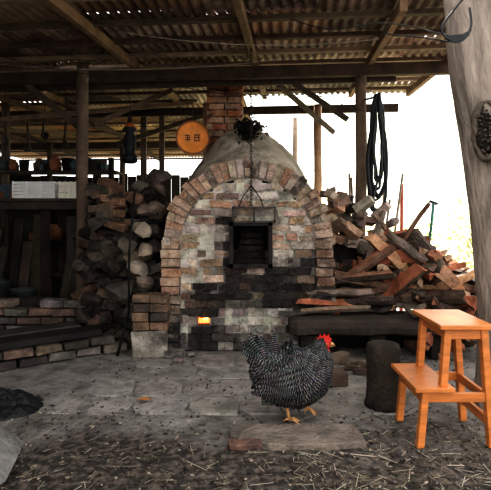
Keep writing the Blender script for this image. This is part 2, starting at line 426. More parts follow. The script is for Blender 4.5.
T=MB()
for i in range(420):
    p=Vector((R.gauss(0,.05),R.gauss(0,.05),R.gauss(0,.045)))
    T.leaf(Vector((.03,4.36,1.88))+p,R.uniform(.03,.06),vary((.02,.022,.015),.4))
for i in range(8):
    a=R.uniform(0,6); T.tube([(.03,4.38,1.74),(.03+.05*math.cos(a),4.36,1.84),(.03+.14*math.cos(a),4.36+.05*math.sin(a),1.90+R.uniform(-.08,.1))],.004,5,(.03,.025,.02))
T.build('kiln_top_foliage',[M_leaf])
T=MB()
for (x,y,zb,s_) in ((-.08,4.7,1.95,.04),(.12,4.68,1.92,.05),(.2,4.6,1.84,.035)):
    T.lathe((x,y,zb-.03),[(s_*.6,0),(s_,s_*.8),(s_*.9,s_*1.6),(s_*.5,s_*2),(s_*.55,s_*2.3),(s_*.4,s_*2.2)],16,vary((.09,.07,.055),.3))
T.build('clay_pots',[M_clut])

ch=MB()
z=2.44; i=0
while z>1.16:
    pts=[]; 
    for k in range(9):
        a=2*pi*k/8; u=.009*math.cos(a); v=.017*math.sin(a)
        pts.append((.045+(u if i%2 else 0),YF-.04+(0 if i%2 else u),z+v))
    ch.tube(pts,.0034,5,(.05,.04,.035),cap=False); z-=.024; i+=1
for sg in (-1,1):
    ch.tube([(.045,YF-.04,1.34),(.045+sg*.07,YF-.04,1.24),(.045+sg*.1,YF-.03,1.16)],.005,6,(.05,.04,.035))
ch.build('hanging_chain',[M_iron])

# ---------------------------------------------------------------- roof
ROT=Matrix.Translation((0,4.5,0))@Matrix.Rotation(-math.radians(5),4,'Z')@Matrix.Translation((0,-4.5,0))
def rz(y): return 2.54+.05*(y-4.5) if y<6 else 2.615-.04*(y-6)
rf=MB()
def sheet(x0,x1,y0,y1,dz,col):
    pitch=.076; nxx=int((x1-x0)/pitch*8); vs=[];fs=[]
    ysl=[y0+(y1-y0)*k/6 for k in range(7)]
    sag=R.uniform(-.01,.01)
    for y in ysl:
        for i in range(nxx+1):
            x=x0+(x1-x0)*i/nxx
            vs.append((x,y,rz(y)+dz+.013*math.sin(2*pi*x/pitch)+sag*math.sin(pi*(y-y0)/(y1-y0))))
    for j in range(6):
        for i in range(nxx):
            k=j*(nxx+1)+i; fs.append((k,k+1,k+nxx+2,k+nxx+1))
    rf.add(vs,fs,col,0,True)
rc=[(.16,.11,.09),(.22,.16,.13),(.12,.08,.065),(.34,.26,.21),(.2,.12,.08)]
x=-6.08
while x<1.85:
    x1=min(x+.836,1.9)
    y=(-.2 if x<-1.2 else 2.5) if x<.6 else 3.13  # left sheets carried forward out of view to darken the left side
    dz=0.045
    lim=6.3 if x>-.9 else 11.2
    while y<lim:
        L_=R.choice([.7,.85,.95]) if y<6 else 1.3
        y2=min(y+L_,lim)
        c=vary(R.choice(rc),.2)
        if y>6: c=(c[0]*1.7,c[1]*1.45,c[2]*.95)
        sheet(x,x1+.05,y-.06,y2,dz+R.uniform(-.006,.02)+(.008 if int(y*3)%2 else 0),c)
        y=y2 if R.random()<.95 or y<3.4 else y2+R.uniform(.07,.08)
    x+=.836
ro=rf.build('roof',[M_roof]); ro.matrix_world=ROT
fr=MB()
wc=(.07,.052,.04)
y=0.0
while y<11.2:
    xr=1.85 if (y<6.3 and y>3.2) else (.7 if 2.6<y<3.2 else (-.8 if y>3 else -1.3))
    fr.box(((xr-6)/2,y,rz(y)+.012),(xr+6,.05,.035),(0,R.uniform(-.002,.002),0),vary(R.choice([(.13,.095,.07),(.26,.2,.155)]),.2)); y+=R.choice([.36,.42,.48]) if y<6 else .6
for i,(x,a,bb) in enumerate(((-2.55,0,11),(-1.05,2.5,11),(.08,2.5,6.3),(1.13,3.15,6.3),(-4.2,0,11),(1.82,3.2,6.3))):
    fr.beam((x,a,rz(a)-.035),(x+.03,6,rz(6)-.035),.05,.075,vary((.22,.145,.095),.2))
    if bb>7: fr.beam((x,6,rz(6)-.035),(x,bb,rz(bb)-.035),.05,.075,vary(wc,.2))
fr.beam((-6,4.5,2.43),(1.95,4.5,2.43),.07,.11,(.085,.06,.045))
fr.beam((-6,4.62,2.36),(1.4,4.62,2.38),.045,.06,(.07,.05,.04))
fr.beam((-6,6.3,2.47),(1.8,6.3,2.47),.06,.1,(.06,.045,.035))
fr.beam((-6,8.6,2.38),(-.6,8.6,2.38),.06,.12,(.07,.05,.04))
fr.beam((-1.62,4.5,1.95),(-2.15,4.5,2.38),.04,.06,(.11,.08,.06))
fr.beam((-1.5,4.55,1.98),(-.9,5.3,2.5),.04,.05,(.13,.09,.065))
fr.beam((.96,4.62,2.0),(.45,4.62,2.36),.035,.05,(.08,.06,.045))
fr.beam((.95,5.9,2.1),(.3,5.2,2.5),.04,.05,(.1,.08,.06))
fr.beam((-1.9,6.3,2.05),(-.7,6.3,2.42),.04,.06,(.10,.075,.055))
fr.beam((-3.6,5.6,2.2),(-2.2,6.6,2.5),.05,.06,(.14,.1,.075))
fr.beam((-3.4,4.9,2.05),(-1.9,7.8,2.4),.04,.05,(.16,.115,.08))
fr.beam((-2.6,4.8,2.1),(-.8,6.0,2.52),.04,.05,(.18,.125,.09))
fr.beam((-3.0,4.9,2.45),(-1.7,6.6,2.15),.04,.05,(.16,.115,.08))
fo_=fr.build('roof_frame',[M_wood],.003); fo_.matrix_world=ROT
cb=MB()
for (a,b_,sg) in (((-2.6,4.0,2.42),(.3,4.0,2.40),.10),((-.9,3.4,2.4),(1.0,3.6,2.42),.07),((-.3,5.0,2.4),(1.1,4.4,2.3),.08),((-2.2,3.4,2.38),(-.6,4.4,2.38),.12),((-2.8,5.2,2.2),(-.9,5.4,2.1),.05),((.2,4.3,2.38),(1.1,4.4,2.05),.03),((-.6,4.7,2.35),(.9,4.7,2.28),.06)):
    a=Vector(a);b_=Vector(b_)
    cb.tube([a.lerp(b_,k/14)-Vector((0,0,sg*4*(k/14)*(1-k/14))) for k in range(15)],.0035,5,R.choice([(.03,.03,.03),(.3,.26,.21)]))
cb.build('strung_cables',[M_clut])
def post(x,y,r,top,col,sq=False):
    p=MB()
    if sq: p.box((x,y,top/2),(r*2,r*2,top),(0,0,.1),col)
    else: p.tube([(x+R.uniform(-.008,.008),y,top*k/8) for k in range(9)],[r*(1+R.uniform(-.06,.06)) for k in range(9)],12,col)
    return p.build('roof_post',[M_wood],.004 if sq else 0)
post(-1.53,4.5,.055,2.52,(.17,.125,.095)); post(1.07,4.45,.052,2.46,(.19,.14,.10))
post(.92,6.1,.05,2.5,(.34,.23,.15)); post(.71,6.9,.035,2.5,(.4,.32,.25)); post(-1.40,6.6,.04,2.5,(.12,.09,.07),True); post(-1.15,6.6,.035,2.5,(.12,.09,.07),True)
post(-.50,6.0,.03,2.5,(.18,.13,.10),True); post(-3.5,8.6,.05,2.4,(.08,.06,.05)); post(-2.2,8.6,.05,2.4,(.08,.06,.05)); post(-2.95,5.9,.05,2.5,(.10,.075,.06))

W=MB(); x=-7.
while x<-1.0:
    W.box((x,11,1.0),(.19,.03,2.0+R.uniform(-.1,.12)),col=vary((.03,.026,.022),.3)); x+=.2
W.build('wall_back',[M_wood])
W=MB(); y=5.0  # left boards added to keep the back left dark
while y<11:
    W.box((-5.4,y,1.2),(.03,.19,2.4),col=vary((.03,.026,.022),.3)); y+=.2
y=-.3
while y<5.:
    W.box((-3.3,y,1.2),(.03,.19,2.4),col=vary((.03,.026,.022),.3)); y+=.2  # unseen near boards added to block light from the front left
W.build('wall_left_light_block',[M_wood])
W=MB(); x=-4.4
while x<-1.62:
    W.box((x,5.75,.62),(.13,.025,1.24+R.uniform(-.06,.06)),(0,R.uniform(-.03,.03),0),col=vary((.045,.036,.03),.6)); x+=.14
W.box((-3.0,5.6,1.26),(2.8,.45,.035),col=(.10,.08,.065))
W.box((-3.0,5.62,.8),(2.8,.4,.03),col=(.025,.02,.018))
W.box((-3.0,5.9,1.62),(2.9,.3,.03),col=(.07,.055,.045))
for xx in (-4.35,-3.3,-1.65): W.box((xx,5.9,.9),(.06,.06,1.8),col=(.035,.028,.025))
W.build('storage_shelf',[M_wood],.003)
def crate(cx,cy,cz,wx,wy,wz,col,n=5):
    for i in range(n):
        W.box((cx,cy-wy/2,cz+wz*(i+.5)/n),(wx,.012,wz/n*.84),col=vary(col,.06))
        W.box((cx-wx/2,cy,cz+wz*(i+.5)/n),(.012,wy,wz/n*.75),col=col); W.box((cx+wx/2,cy,cz+wz*(i+.5)/n),(.012,wy,wz/n*.75),col=col)
    for k in range(4): W.box((cx-wx/2+wx*k/3,cy-wy/2-.008,cz+wz/2),(.015,.012,wz),col=vary(col,.05))
    W.box((cx,cy,cz+.01),(wx,wy,.02),col=col); W.box((cx,cy+wy/2,cz+wz/2),(wx,.012,wz),col=col)
M_white=mat('white_plastic',amt=.15,nscale=8,bump=.1,rough=.5)
W=MB(); crate(-2.26,5.25,1.28,.44,.25,.18,(.95,.96,.94)); W.build('slatted_crate',[M_white])
W=MB(); crate(-1.90,5.25,1.28,.18,.22,.18,(.95,.9,.8),3); W.build('slatted_crate',[M_white])
W=MB()
W.box((-2.2,5.3,1.262),(1.1,.36,.03),col=(.10,.08,.065))
for xx in (-2.7,-1.7):
    for yy in (5.16,5.44): W.box((xx,yy,.62),(.05,.05,1.25),col=(.05,.04,.035))
W.box((-2.2,5.16,1.2),(1.0,.03,.08),col=(.08,.065,.055)); W.box((-2.2,5.3,.45),(1.0,.3,.025),col=(.05,.04,.035))
W.build('work_table',[M_wood],.003)
W=MB()
dc=[(.04,.035,.03),(.02,.02,.02),(.09,.07,.055),(.22,.18,.14),(.06,.09,.10),(.26,.11,.06)]
for i in range(120):
    sh=R.choice([1.28,1.28,1.635,1.635,1.635,.815]); x=R.uniform(-4.2,-1.65); s_=R.uniform(.03,.075); y=R.uniform(5.8,5.98) if sh>1.3 else R.uniform(5.5,5.7)
    if sh==1.28 and -2.6<x<-1.8: continue
    if R.random()<.45: W.lathe((x,y,sh),[(s_*.7,0),(s_,s_*.9),(s_*.9,s_*1.7),(s_*.5,s_*2.1),(s_*.6,s_*2.4),(s_*.45,s_*2.3)],14,vary(R.choice(dc),.3))
    elif R.random()<.5: W.box((x,y,sh+s_*1.2),(s_*2,.1,s_*2.4),(0,0,R.uniform(-.3,.3)),vary(R.choice(dc),.3),.004)
    else: W.lathe((x,y,sh),[(s_*.8,0),(s_*1.0,s_*2.2),(s_*1.05,s_*2.3),(s_*.9,s_*2.2)],14,vary(R.choice(dc),.3))
W.build('shelf_pottery',[M_clut])
W=MB()
for k in range(8):
    x=-2.75+k*.14+R.uniform(-.03,.03); W.beam((x,4.95+R.uniform(-.05,.05),0),(x+R.uniform(-.12,.12),5.12,R.uniform(.75,1.15)),.1,.025,vary((.08,.066,.055),.6))
W.build('leaning_planks',[M_wood],.003)
W=MB(); c=Vector((-1.62,4.95,0))
for a in range(3): W.tube([c+Vector((.16*math.cos(a*2.09),.16*math.sin(a*2.09),0)),c+Vector((0,0,.5))],.018,7,(.03,.03,.03))
W.lathe(c+Vector((0,0,.12)),[(.01,0),(.2,0),(.2,.04),(.01,.04)],24,(.04,.035,.03)); W.tube([c,c+Vector((0,0,.85))],.02,8,(.04,.04,.04)); W.lathe(c+Vector((0,0,.85)),[(.01,0),(.16,0),(.16,.025),(.01,.03)],24,(.09,.08,.07))
W.build('pottery_wheel',[M_iron])
W=MB()
for (x,y,s_) in ((-2.15,4.65,.12),(-2.45,4.7,.14)):
    W.lathe((x,y,0),[(s_*.75,0),(s_,s_*3.2),(s_*1.05,s_*3.22),(s_*.95,s_*3.1),(s_*.7,.02)],18,(.06,.065,.07))
W.build('bucket',[M_clut])
W=MB()
for (x,zt) in ((-3.0,2.2),(-2.75,2.3),(-2.5,2.15),(-2.3,2.25),(-2.05,2.2),(-1.85,2.1)):
    l=R.uniform(.2,.4); W.tube([(x,5.5,2.5),(x,5.5,zt)],.004,5,(.03,.025,.02))
    W.tube([(x,5.5,zt),(x+R.uniform(-.03,.03),5.5,zt-l)],[.012,.016],7,(.07,.05,.035)); W.rock((x,5.5,zt-l),(.13,.03,.09),(.03,.03,.03),.2)
W.build('hanging_tools',[M_clut])
W=MB(); W.tube([(-1.13,4.65,2.45),(-1.12,4.65,2.05)],.004,5,(.03,.03,.03))
W.lathe((-1.12,4.65,1.6),[(.05,0),(.075,.02),(.07,.08),(.045,.1),(.06,.16),(.06,.24),(.04,.3),(.075,.32),(.03,.38),(.015,.45)],16,(.02,.02,.025))
W.lathe((-1.12,4.65,1.92),[(.05,0),(.055,.03),(.03,.07),(.005,.08)],16,(.35,.10,.03))
W.build('hanging_lantern',[M_clut])

D=MB(); q=Matrix.Rotation(pi/2,3,'X'); q=Matrix.Rotation(.12,3,'Z')@q
c=Vector((-.505,4.6,1.84))
D.lathe(c,[(.0,-.02),(.14,-.02),(.158,-.012),(.16,0),(.158,.012),(.146,.014),(.14,.006),(.001,.005)],40,(.85,.33,.08),0,q)
D.lathe(c,[(.145,-.005),(.163,-.005),(.163,.02),(.147,.02),(.145,.008)],40,(.3,.13,.06),0,q)
for (dx,dz,sx_,sz_) in ((-.05,.02,.05,.008),(-.05,0,.04,.007),(-.05,-.02,.05,.007),(-.05,.0,.007,.06),(.04,.025,.05,.008),(.04,.0,.05,.008),(.04,-.03,.05,.008),(.02,-.0,.008,.06),(.06,-.0,.008,.05),(-.03,-.01,.007,.04)):
    D.box(c+Vector((dx,-.014,dz)),(sx_,.006,sz_),(0,0,.12),(.05,.03,.02))
D.tube([c+Vector((0,0,.155)),(-.5,4.6,2.42)],.003,5,(.05,.05,.05))
D.build('round_hanging_sign',[M_disc])

# ---------------------------------------------------------------- rubble either side of kiln
Q=MB()
rcol=[(.10,.085,.075),(.065,.057,.05),(.16,.135,.11),(.04,.036,.033),(.12,.095,.078)]
for i in range(230):
    x=R.uniform(-1.42,-.76); y=R.uniform(4.12,4.8); top=1.45 if x>-1.05 else (1.3 if x>-1.3 else 1.0)
    zz=R.uniform(0,top)
    if R.random()<.6: y=4.12+R.uniform(0,.08)
    s_=R.uniform(.11,.24)
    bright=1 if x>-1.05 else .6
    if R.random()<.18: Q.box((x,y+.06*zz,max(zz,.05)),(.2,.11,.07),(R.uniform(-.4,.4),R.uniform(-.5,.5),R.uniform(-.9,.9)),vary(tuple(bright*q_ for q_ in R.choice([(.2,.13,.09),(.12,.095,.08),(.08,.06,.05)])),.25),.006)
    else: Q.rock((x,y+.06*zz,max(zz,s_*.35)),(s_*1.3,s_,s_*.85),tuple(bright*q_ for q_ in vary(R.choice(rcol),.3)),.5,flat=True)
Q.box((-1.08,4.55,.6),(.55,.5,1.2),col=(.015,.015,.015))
for (x,z_,c,w_) in ((-.86,.98,(.34,.29,.23),.2),(-.84,.80,(.3,.24,.19),.17),(-.90,.66,(.36,.3,.25),.2),(-.82,1.14,(.22,.17,.14),.22),(-.95,1.25,(.22,.14,.1),.2),(-.85,.52,(.2,.16,.13),.22),(-1.0,.85,(.14,.12,.10),.2),(-1.05,.45,(.10,.085,.075),.26),(-.95,.3,(.11,.10,.085),.22)):
    Q.rock((x,4.03,z_),(w_,.18,w_*.75),c,.45,flat=True)
Q.build('rubble_stone_heap',[M_rock],.004)
Q=MB()
for i in range(16):
    Q.box((-1.2+R.uniform(-.08,.12),4.02,1.02+i*.022),(.2,.1,.06),(R.uniform(-.3,.3),R.uniform(-.6,.6),R.uniform(-.5,.5)),vary(R.choice([(.2,.12,.08),(.14,.1,.08),(.07,.06,.05)]),.2),.004)
Q.build('brick_heap',[M_dbrick],.004)
Q=MB(); Q.tube([(-.93,3.82,.3),(-.93,3.84,.8),(-.9,3.9,1.3)],.009,7,(.02,.02,.02)); Q.tube([(-1.0,3.75,0),(-.93,3.82,.32)],.012,7,(.02,.02,.02)); Q.build('iron_poker',[M_iron])
Q=MB()
for i in range(120):
    x=R.uniform(.74,1.3); y=R.uniform(4.15,4.8); zz=R.uniform(.2,1.36-.5*(x-.74)); 
    s_=R.uniform(.08,.17)
    if R.random()<.6: Q.rock((x,y,zz),(s_*1.2,s_,s_*.8),vary(R.choice([(.24,.205,.175),(.15,.125,.105),(.36,.3,.24),(.06,.05,.045)]),.25),.45,flat=True)
    else: Q.box((x,y-.05,zz),(.17,.1,.065),(R.uniform(-.5,.5),R.uniform(-.7,.7),R.uniform(-.8,.8)),vary(R.choice([(.32,.2,.14),(.2,.14,.11),(.38,.32,.26)]),.2),.004)
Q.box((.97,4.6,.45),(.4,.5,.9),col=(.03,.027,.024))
Q.build('brick_and_stone_heap',[M_rock],.003)

# ---------------------------------------------------------------- firewood
FW=MB()
def top(x):
    pts=[(.42,.36),(.6,.46),(.8,.60),(1.0,.74),(1.2,.86),(1.45,.93),(1.65,.84),(1.9,.68),(2.3,.5)]
    for (a,za),(b_,zb) in zip(pts,pts[1:]):
        if a<=x<=b_: return za+(zb-za)*(x-a)/(b_-a)
    return .35
bark=[(.13,.095,.075),(.07,.055,.045),(.22,.18,.15),(.18,.11,.075)]
wd=[(.5,.30,.19),(.38,.19,.12),(.56,.41,.30),(.36,.14,.08),(.28,.2,.14),(.16,.11,.08)]
for lay in range(5):
    y0=4.55-lay*.13
    zz=.34
    while zz<1.05:
        x=.45+R.uniform(0,.1)
        while x<2.3:
            L_=R.uniform(.22,.46); xm=x+L_/2
            if zz<top(min(xm,2.29))-lay*.03:
                d=Vector((1,R.uniform(-.45,.45),R.uniform(-.3,.3)))
                if xm>.95 and R.random()<.5: d=Vector((R.uniform(-.8,.8),-1,R.uniform(-.5,.5)))
                FW.splitlog((xm,y0+R.uniform(-.06,.06),zz+R.uniform(-.02,.02)),L_*(1 if abs(d.x)>.7 else .8),R.uniform(.035,.085),d,R.uniform(0,6.28),R.choice(bark),R.choice(wd))
            x+=L_*.75
        zz+=.058
for (x,y,z_,L_,r,d,roll) in ((1.05,4.0,.72,.42,.09,(1,-.2,.75),2.6),(1.18,4.0,.78,.46,.08,(-.7,-.3,.6),.6),(1.32,3.95,.84,.38,.07,(.8,-.2,-.7),2.2),(1.5,4.0,.80,.4,.08,(.5,-.5,-.8),1),(.95,3.95,.58,.5,.07,(1,-.1,.1),3),(.75,3.92,.46,.55,.06,(1,-.1,.05),2.8),(1.28,3.9,.55,.42,.1,(.6,-.6,.7),3.4),(1.62,3.9,.62,.36,.1,(.3,-.8,-.5),3.1),(1.6,3.8,.45,.34,.09,(.5,-.8,.2),2),(.66,3.9,.39,.5,.05,(1,.1,-.05),3.3),(1.0,3.9,.40,.4,.07,(1,-.2,.1),2.4),(.72,3.78,.35,.55,.045,(1,.05,.02),3.1),(1.4,4.05,.98,.5,.035,(.5,-.2,.8),1),(1.12,4.1,.95,.5,.03,(.3,.1,.9),1),(1.25,4.1,.92,.45,.03,(-.6,.1,.8),1)):
    FW.splitlog((x,y,z_),L_,r,d,roll,R.choice(bark),R.choice(wd[:5]))
for i in range(34):
    x=R.uniform(1.3,2.1); zz=R.uniform(.05,.42)
    FW.splitlog((x,3.75+R.uniform(-.2,.2),zz),R.uniform(.2,.4),R.uniform(.04,.085),(R.uniform(-1,1),-1,R.uniform(-.6,.6)),R.uniform(0,6),R.choice(bark),R.choice(wd))
FW.build('firewood_pile',[M_log])
# dark rough-hewn bench carrying the firewood
B=MB(); cs_=12; vs=[];fs=[]; nl=26
for i in range(nl):
    x=.34+1.25*i/(nl-1)
    for k in range(cs_):
        a=2*pi*k/cs_; ca,sa=math.cos(a),math.sin(a)
        yy_=math.copysign(abs(ca)**.45,ca)*.13; zz_=math.copysign(abs(sa)**.45,sa)*.065
        d=.012*noise.noise(Vector((x*5,ca*2,sa*2)))
        e=.75 if i in (0,nl-1) else 1
        vs.append((x,3.74+yy_*e+d,.245+zz_*e+d*.8))
for i in range(nl-1):
    for k in range(cs_): fs.append((i*cs_+k,i*cs_+(k+1)%cs_,(i+1)*cs_+(k+1)%cs_,(i+1)*cs_+k))
fs+=[tuple(range(cs_-1,-1,-1)),tuple((nl-1)*cs_+k for k in range(cs_))]
B.add(vs,fs,(.05,.04,.034),0,False)
B.tube([(.78+k*.2,3.98,.225) for k in range(6)],.08,12,(.025,.02,.018))
B.box((1.2,4.2,.1),(1.4,.4,.2),col=(.02,.018,.016))  # near-black block standing in for the shadow beneath the bench and pile
for x in (.48,1.02,1.48):
    B.box((x,3.76,.09),(.12,.16,.18),(0,0,R.uniform(-.1,.1)),(.03,.025,.022),.006)
B.build('timber_bench',[M_wood],.004)
B=MB()
sp=[]
for (zz,rr) in ((0,.11),(.04,.10),(.1,.094),(.18,.09),(.26,.092),(.33,.094),(.355,.088),(.362,.06),(.363,.001)): sp.append((rr,zz))
o0=len(B.V); B.lathe((.80,2.78,0),sp,28,(.045,.035,.028))
for v in B.V[o0:]:
    a=math.atan2(v.y-2.78,v.x-.80); k=1+.10*noise.noise(Vector((math.cos(a)*3,math.sin(a)*3,v.z*2)))
    v.x=.80+(v.x-.80)*k; v.y=2.78+(v.y-2.78)*k
B.build('chopping_stump',[M_log])
B=MB()
B.box((.52,3.12,.045),(.26,.12,.08),(0,.03,.15),(.12,.085,.065),.006); B.box((.60,3.24,.13),(.2,.07,.06),(0,-.06,.4),(.15,.11,.085),.005); B.box((.42,3.3,.05),(.2,.1,.06),(0,-.0,-.3),(.06,.05,.045),.005)
for i in range(12):
    B.box((R.uniform(.3,1.2),R.uniform(3.3,3.55),.02),(R.uniform(.08,.22),.04,.03),(0,0,R.uniform(-.7,.7)),vary((.14,.10,.075),.4),.004)
B.build('timber_offcuts',[M_wood],.004)

# ---------------------------------------------------------------- left low walls
Lw=MB()
for r in range(5):
    x=-3.0+(.1 if r%2 else 0)
    while x<-1.45:
        if not (r==4 and R.random()<.25): Lw.box((x+.1,4.2+R.uniform(-.03,.015),.035+r*.075),(.19,.11,.060),(0,R.uniform(-.03,.03),R.uniform(-.09,.09)),vary(R.choice([(.18,.14,.115),(.24,.17,.13),(.10,.09,.08),(.26,.24,.21)]),.3),.006)
        x+=.205
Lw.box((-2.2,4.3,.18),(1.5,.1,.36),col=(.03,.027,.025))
Lw.build('low_brick_wall',[M_dbrick],.005)
Lw=MB(); a=Vector((-2.15,3.12,0)); b_=Vector((-1.12,3.88,0)); d=(b_-a).normalized(); ang=math.atan2(d.y,d.x); nrm=Vector((-d.y,d.x,0)); Ln=(b_-a).length
for r in range(2):
    t=0 if r==0 else -.1
    while t<Ln:
        Lw.box(a+d*(t+.1)+nrm*R.uniform(-.025,.015)+Vector((0,0,.03+r*.07)),(.190,.11,.058),(0,R.uniform(-.04,.04),ang+R.uniform(-.12,.12)),vary(R.choice([(.11,.09,.08),(.17,.12,.09),(.06,.05,.045),(.19,.17,.15)]),.25),.008); t+=.205
for r in range(2):
    for k in range(5): Lw.box(a+d*(k*.25+.1)+nrm*(.2+.1*r)+Vector((0,0,.06)),(.23,.12,.12),(0,0,ang),vary((.04,.035,.03)),.005)
Lw.build('brick_step',[M_dbrick],.005)
Lw=MB()
Lw.beam(a-d*.3+nrm*.07+Vector((0,0,.165)),b_-d*.05+nrm*.07+Vector((0,0,.165)),.2,.05,(.028,.025,.025))
Lw.beam(a-d*.3+nrm*.3+Vector((0,0,.17)),b_-d*.15+nrm*.28+Vector((0,0,.175)),.2,.05,(.06,.053,.048))
Lw.build('timber_sleeper',[M_wood],.006)

Z=MB(); Z.box((-1.14,2.08,.10),(.30,.34,.03),(0,math.radians(38),.2),(.17,.165,.16),.01); Z.build('broken_slab',[M_rock],.005)
Z=MB(); nn_=28; vs=[];fs=[]
for j in range(nn_+1):
    for i in range(nn_+1):
        u=i/nn_-.5; v=j/nn_-.5; r_=math.hypot(u,v)*2
        hgt=max(0,1-r_**2)*.085
        f=abs(noise.noise(Vector((u*7,v*7,5))))*.10+abs(noise.noise(Vector((u*16,v*16,2))))*.04
        vs.append((-1.42+u*.52+.03*noise.noise(Vector((u*6,v*6,9))),2.75+v*.42+.03*noise.noise(Vector((u*6,v*6,3))),-.02+hgt+f*max(0,1.15-r_)))
for j in range(nn_):
    for i in range(nn_):
        k=j*(nn_+1)+i; fs.append((k,k+1,k+nn_+2,k+nn_+1))
Z.add(vs,fs,(.015,.015,.017),0,False); Z.build('crumpled_tarpaulin',[M_clut])

# ---------------------------------------------------------------- step stool
ST=MB()
zt=.585; zs=.292
def leg(x0,y0,x1,y1,z0,z1,w=.034,dp=.038):
    a=Vector((x0,y0,z0)); b2=Vector((x1,y1,z1)); vs=[]
    for p in (a,b2):
        for sx_,sy in ((-1,-1),(1,-1),(1,1),(-1,1)): vs.append(p+Vector((sx_*w/2,sy*dp/2,0)))
    ST.add(vs,[(3,2,1,0),(4,5,6,7),(0,1,5,4),(1,2,6,5),(2,3,7,6),(3,0,4,7)],(.6,.25,.08))
yn,yf=2.275,2.575
for y in (yn,yf):
    leg(.825,y,.85,y,0,zs-.02)
    leg(.935,y,.955,y,zs,zt-.02)
    leg(1.165,y,1.125,y,0,zt-.02)
    ST.beam((.83,y,zs-.055),(1.15,y,zs-.055),.02,.045,(.6,.25,.08))
    ST.beam((.95,y,zt-.05),(1.13,y,zt-.05),.02,.045,(.6,.25,.08))
for (x,z_) in ((.838,zs-.055),(.955,zt-.05),(1.13,zt-.05),(1.14,zs-.055),(1.155,.12)):
    ST.beam((x,yn,z_),(x,yf,z_),.02,.045,(.6,.25,.08))
ST.box((1.035,(yn+yf)/2,zt-.01),(.255,.385,.022)); ST.box((.885,(yn+yf)/2,zs-.01),(.185,.385,.022))
ST.build('step_stool',[M_stool],.004)

# ---------------------------------------------------------------- tree trunk
TR=MB(); prof=[(1.60,2.78,-.05,.27),(1.58,2.78,.15,.215),(1.565,2.78,.5,.20),(1.51,2.77,1.0,.195),(1.45,2.76,1.5,.195),(1.40,2.76,1.9,.20),(1.355,2.75,2.3,.20),(1.33,2.75,2.7,.20),(1.30,2.75,3.3,.19)]
pp=cat(prof,14); n=72; vs=[];fs=[]
for (x,y,z_,r) in pp:
    for k in range(n):
        a=2*pi*k/n; ca,sa=math.cos(a),math.sin(a)
        rr=r*(1+.07*noise.noise(Vector((ca*1.2,sa*1.2,z_*1.3)))+.04*noise.noise(Vector((ca*4,sa*4,z_*2)))+.035*noise.noise(Vector((ca*11,sa*11,z_*3)))+.02*abs(noise.noise(Vector((ca*22,sa*22,z_*7)))))
        vs.append((x+rr*ca,y+rr*sa,z_))
for i in range(len(pp)-1):
    for k in range(n): fs.append((i*n+k,i*n+(k+1)%n,(i+1)*n+(k+1)%n,(i+1)*n+k))
TR.add(vs,fs,(.4,.35,.3),0,True)
hc=Vector((1.305,2.60,1.56))
q=Matrix.Rotation(-.45,3,'Z')@Matrix.Rotation(pi/2,3,'X')
TR.tube([hc+q@Vector((.062*math.cos(t*2*pi/24)*(1+.1*math.sin(t*2)),.155*math.sin(t*2*pi/24),.006*math.sin(t*1.7))) for t in range(25)],[.016+.005*math.sin(t*2*pi/24*3) for t in range(25)],8,(.10,.08,.065),1,cap=False)
TR.rock(hc+Vector((0,.025,0)),(.12,.07,.30),(.02,.017,.015),.2,1,rot=(0,0,-.4))
for i in range(60):
    a=R.uniform(0,6.28); r=R.random()**.5; p=hc+q@Vector((.05*r*math.cos(a),.14*r*math.sin(a),.012)); TR.rock(p,(.014,.014,.014),vary((.07,.055,.045),.5),.2,1)
TR.build('gum_tree_trunk',[M_bark,M_rock])
H=MB()
H.tube(cat([(1.0,3.3,2.42),(.84,2.9,2.20),(.97,2.6,2.06),(1.08,2.55,2.02)],8),.004,6,(.02,.02,.02))
H.tube(cat([(.3,3.3,2.45),(.55,3.1,2.30),(.82,2.8,2.22),(1.09,2.55,2.05)],8),.0035,6,(.25,.22,.2))
H.tube(cat([(1.20,2.56,2.3),(1.09,2.53,2.17),(1.03,2.52,2.08),(1.06,2.5,2.01),(1.13,2.5,2.01),(1.18,2.51,2.09),(1.19,2.55,2.2)],6),.006,6,(.02,.02,.02))
H.add([(1.04,2.49,2.03),(1.07,2.485,1.995),(1.11,2.48,1.99),(1.16,2.49,2.03),(1.18,2.5,2.07),(1.12,2.48,2.035)],[(0,1,2,5),(5,2,3,4)],(.02,.02,.02))
H.build('hanging_cable',[M_black])

H=MB()
for i in range(9):
    cx=1.18+R.uniform(-.015,.015); cy=4.31+R.uniform(-.05,.03); wd_=.035+.008*i; zt_=2.17+R.uniform(-.02,.02); zb=1.42-.035*i+R.uniform(-.03,.03)
    pts=[]
    for k in range(37):
        a=2*pi*k/36; s_=math.sin(a); zz=(zt_+zb)/2+(zt_-zb)/2*s_
        pts.append((cx+wd_*math.cos(a)*(.85-.35*s_)+.008*math.sin(5*a+i),cy+.012*math.sin(3*a+i),zz))
    H.tube(pts,.0115,7,(.02,.02,.02),cap=False)
H.tube([(1.09,4.42,2.16),(1.12,4.33,2.15),(1.2,4.27,2.16)],.01,7,(.02,.02,.02))
H.tube(cat([(1.19,4.28,1.45),(1.13,4.26,1.2),(1.2,4.25,1.08),(1.25,4.25,1.2)],6),.0115,7,(.02,.02,.02))
H.build('hanging_hose',[mat('matte_hose',col=(.028,.03,.034),rough=.5,amt=.2,bump=0)])

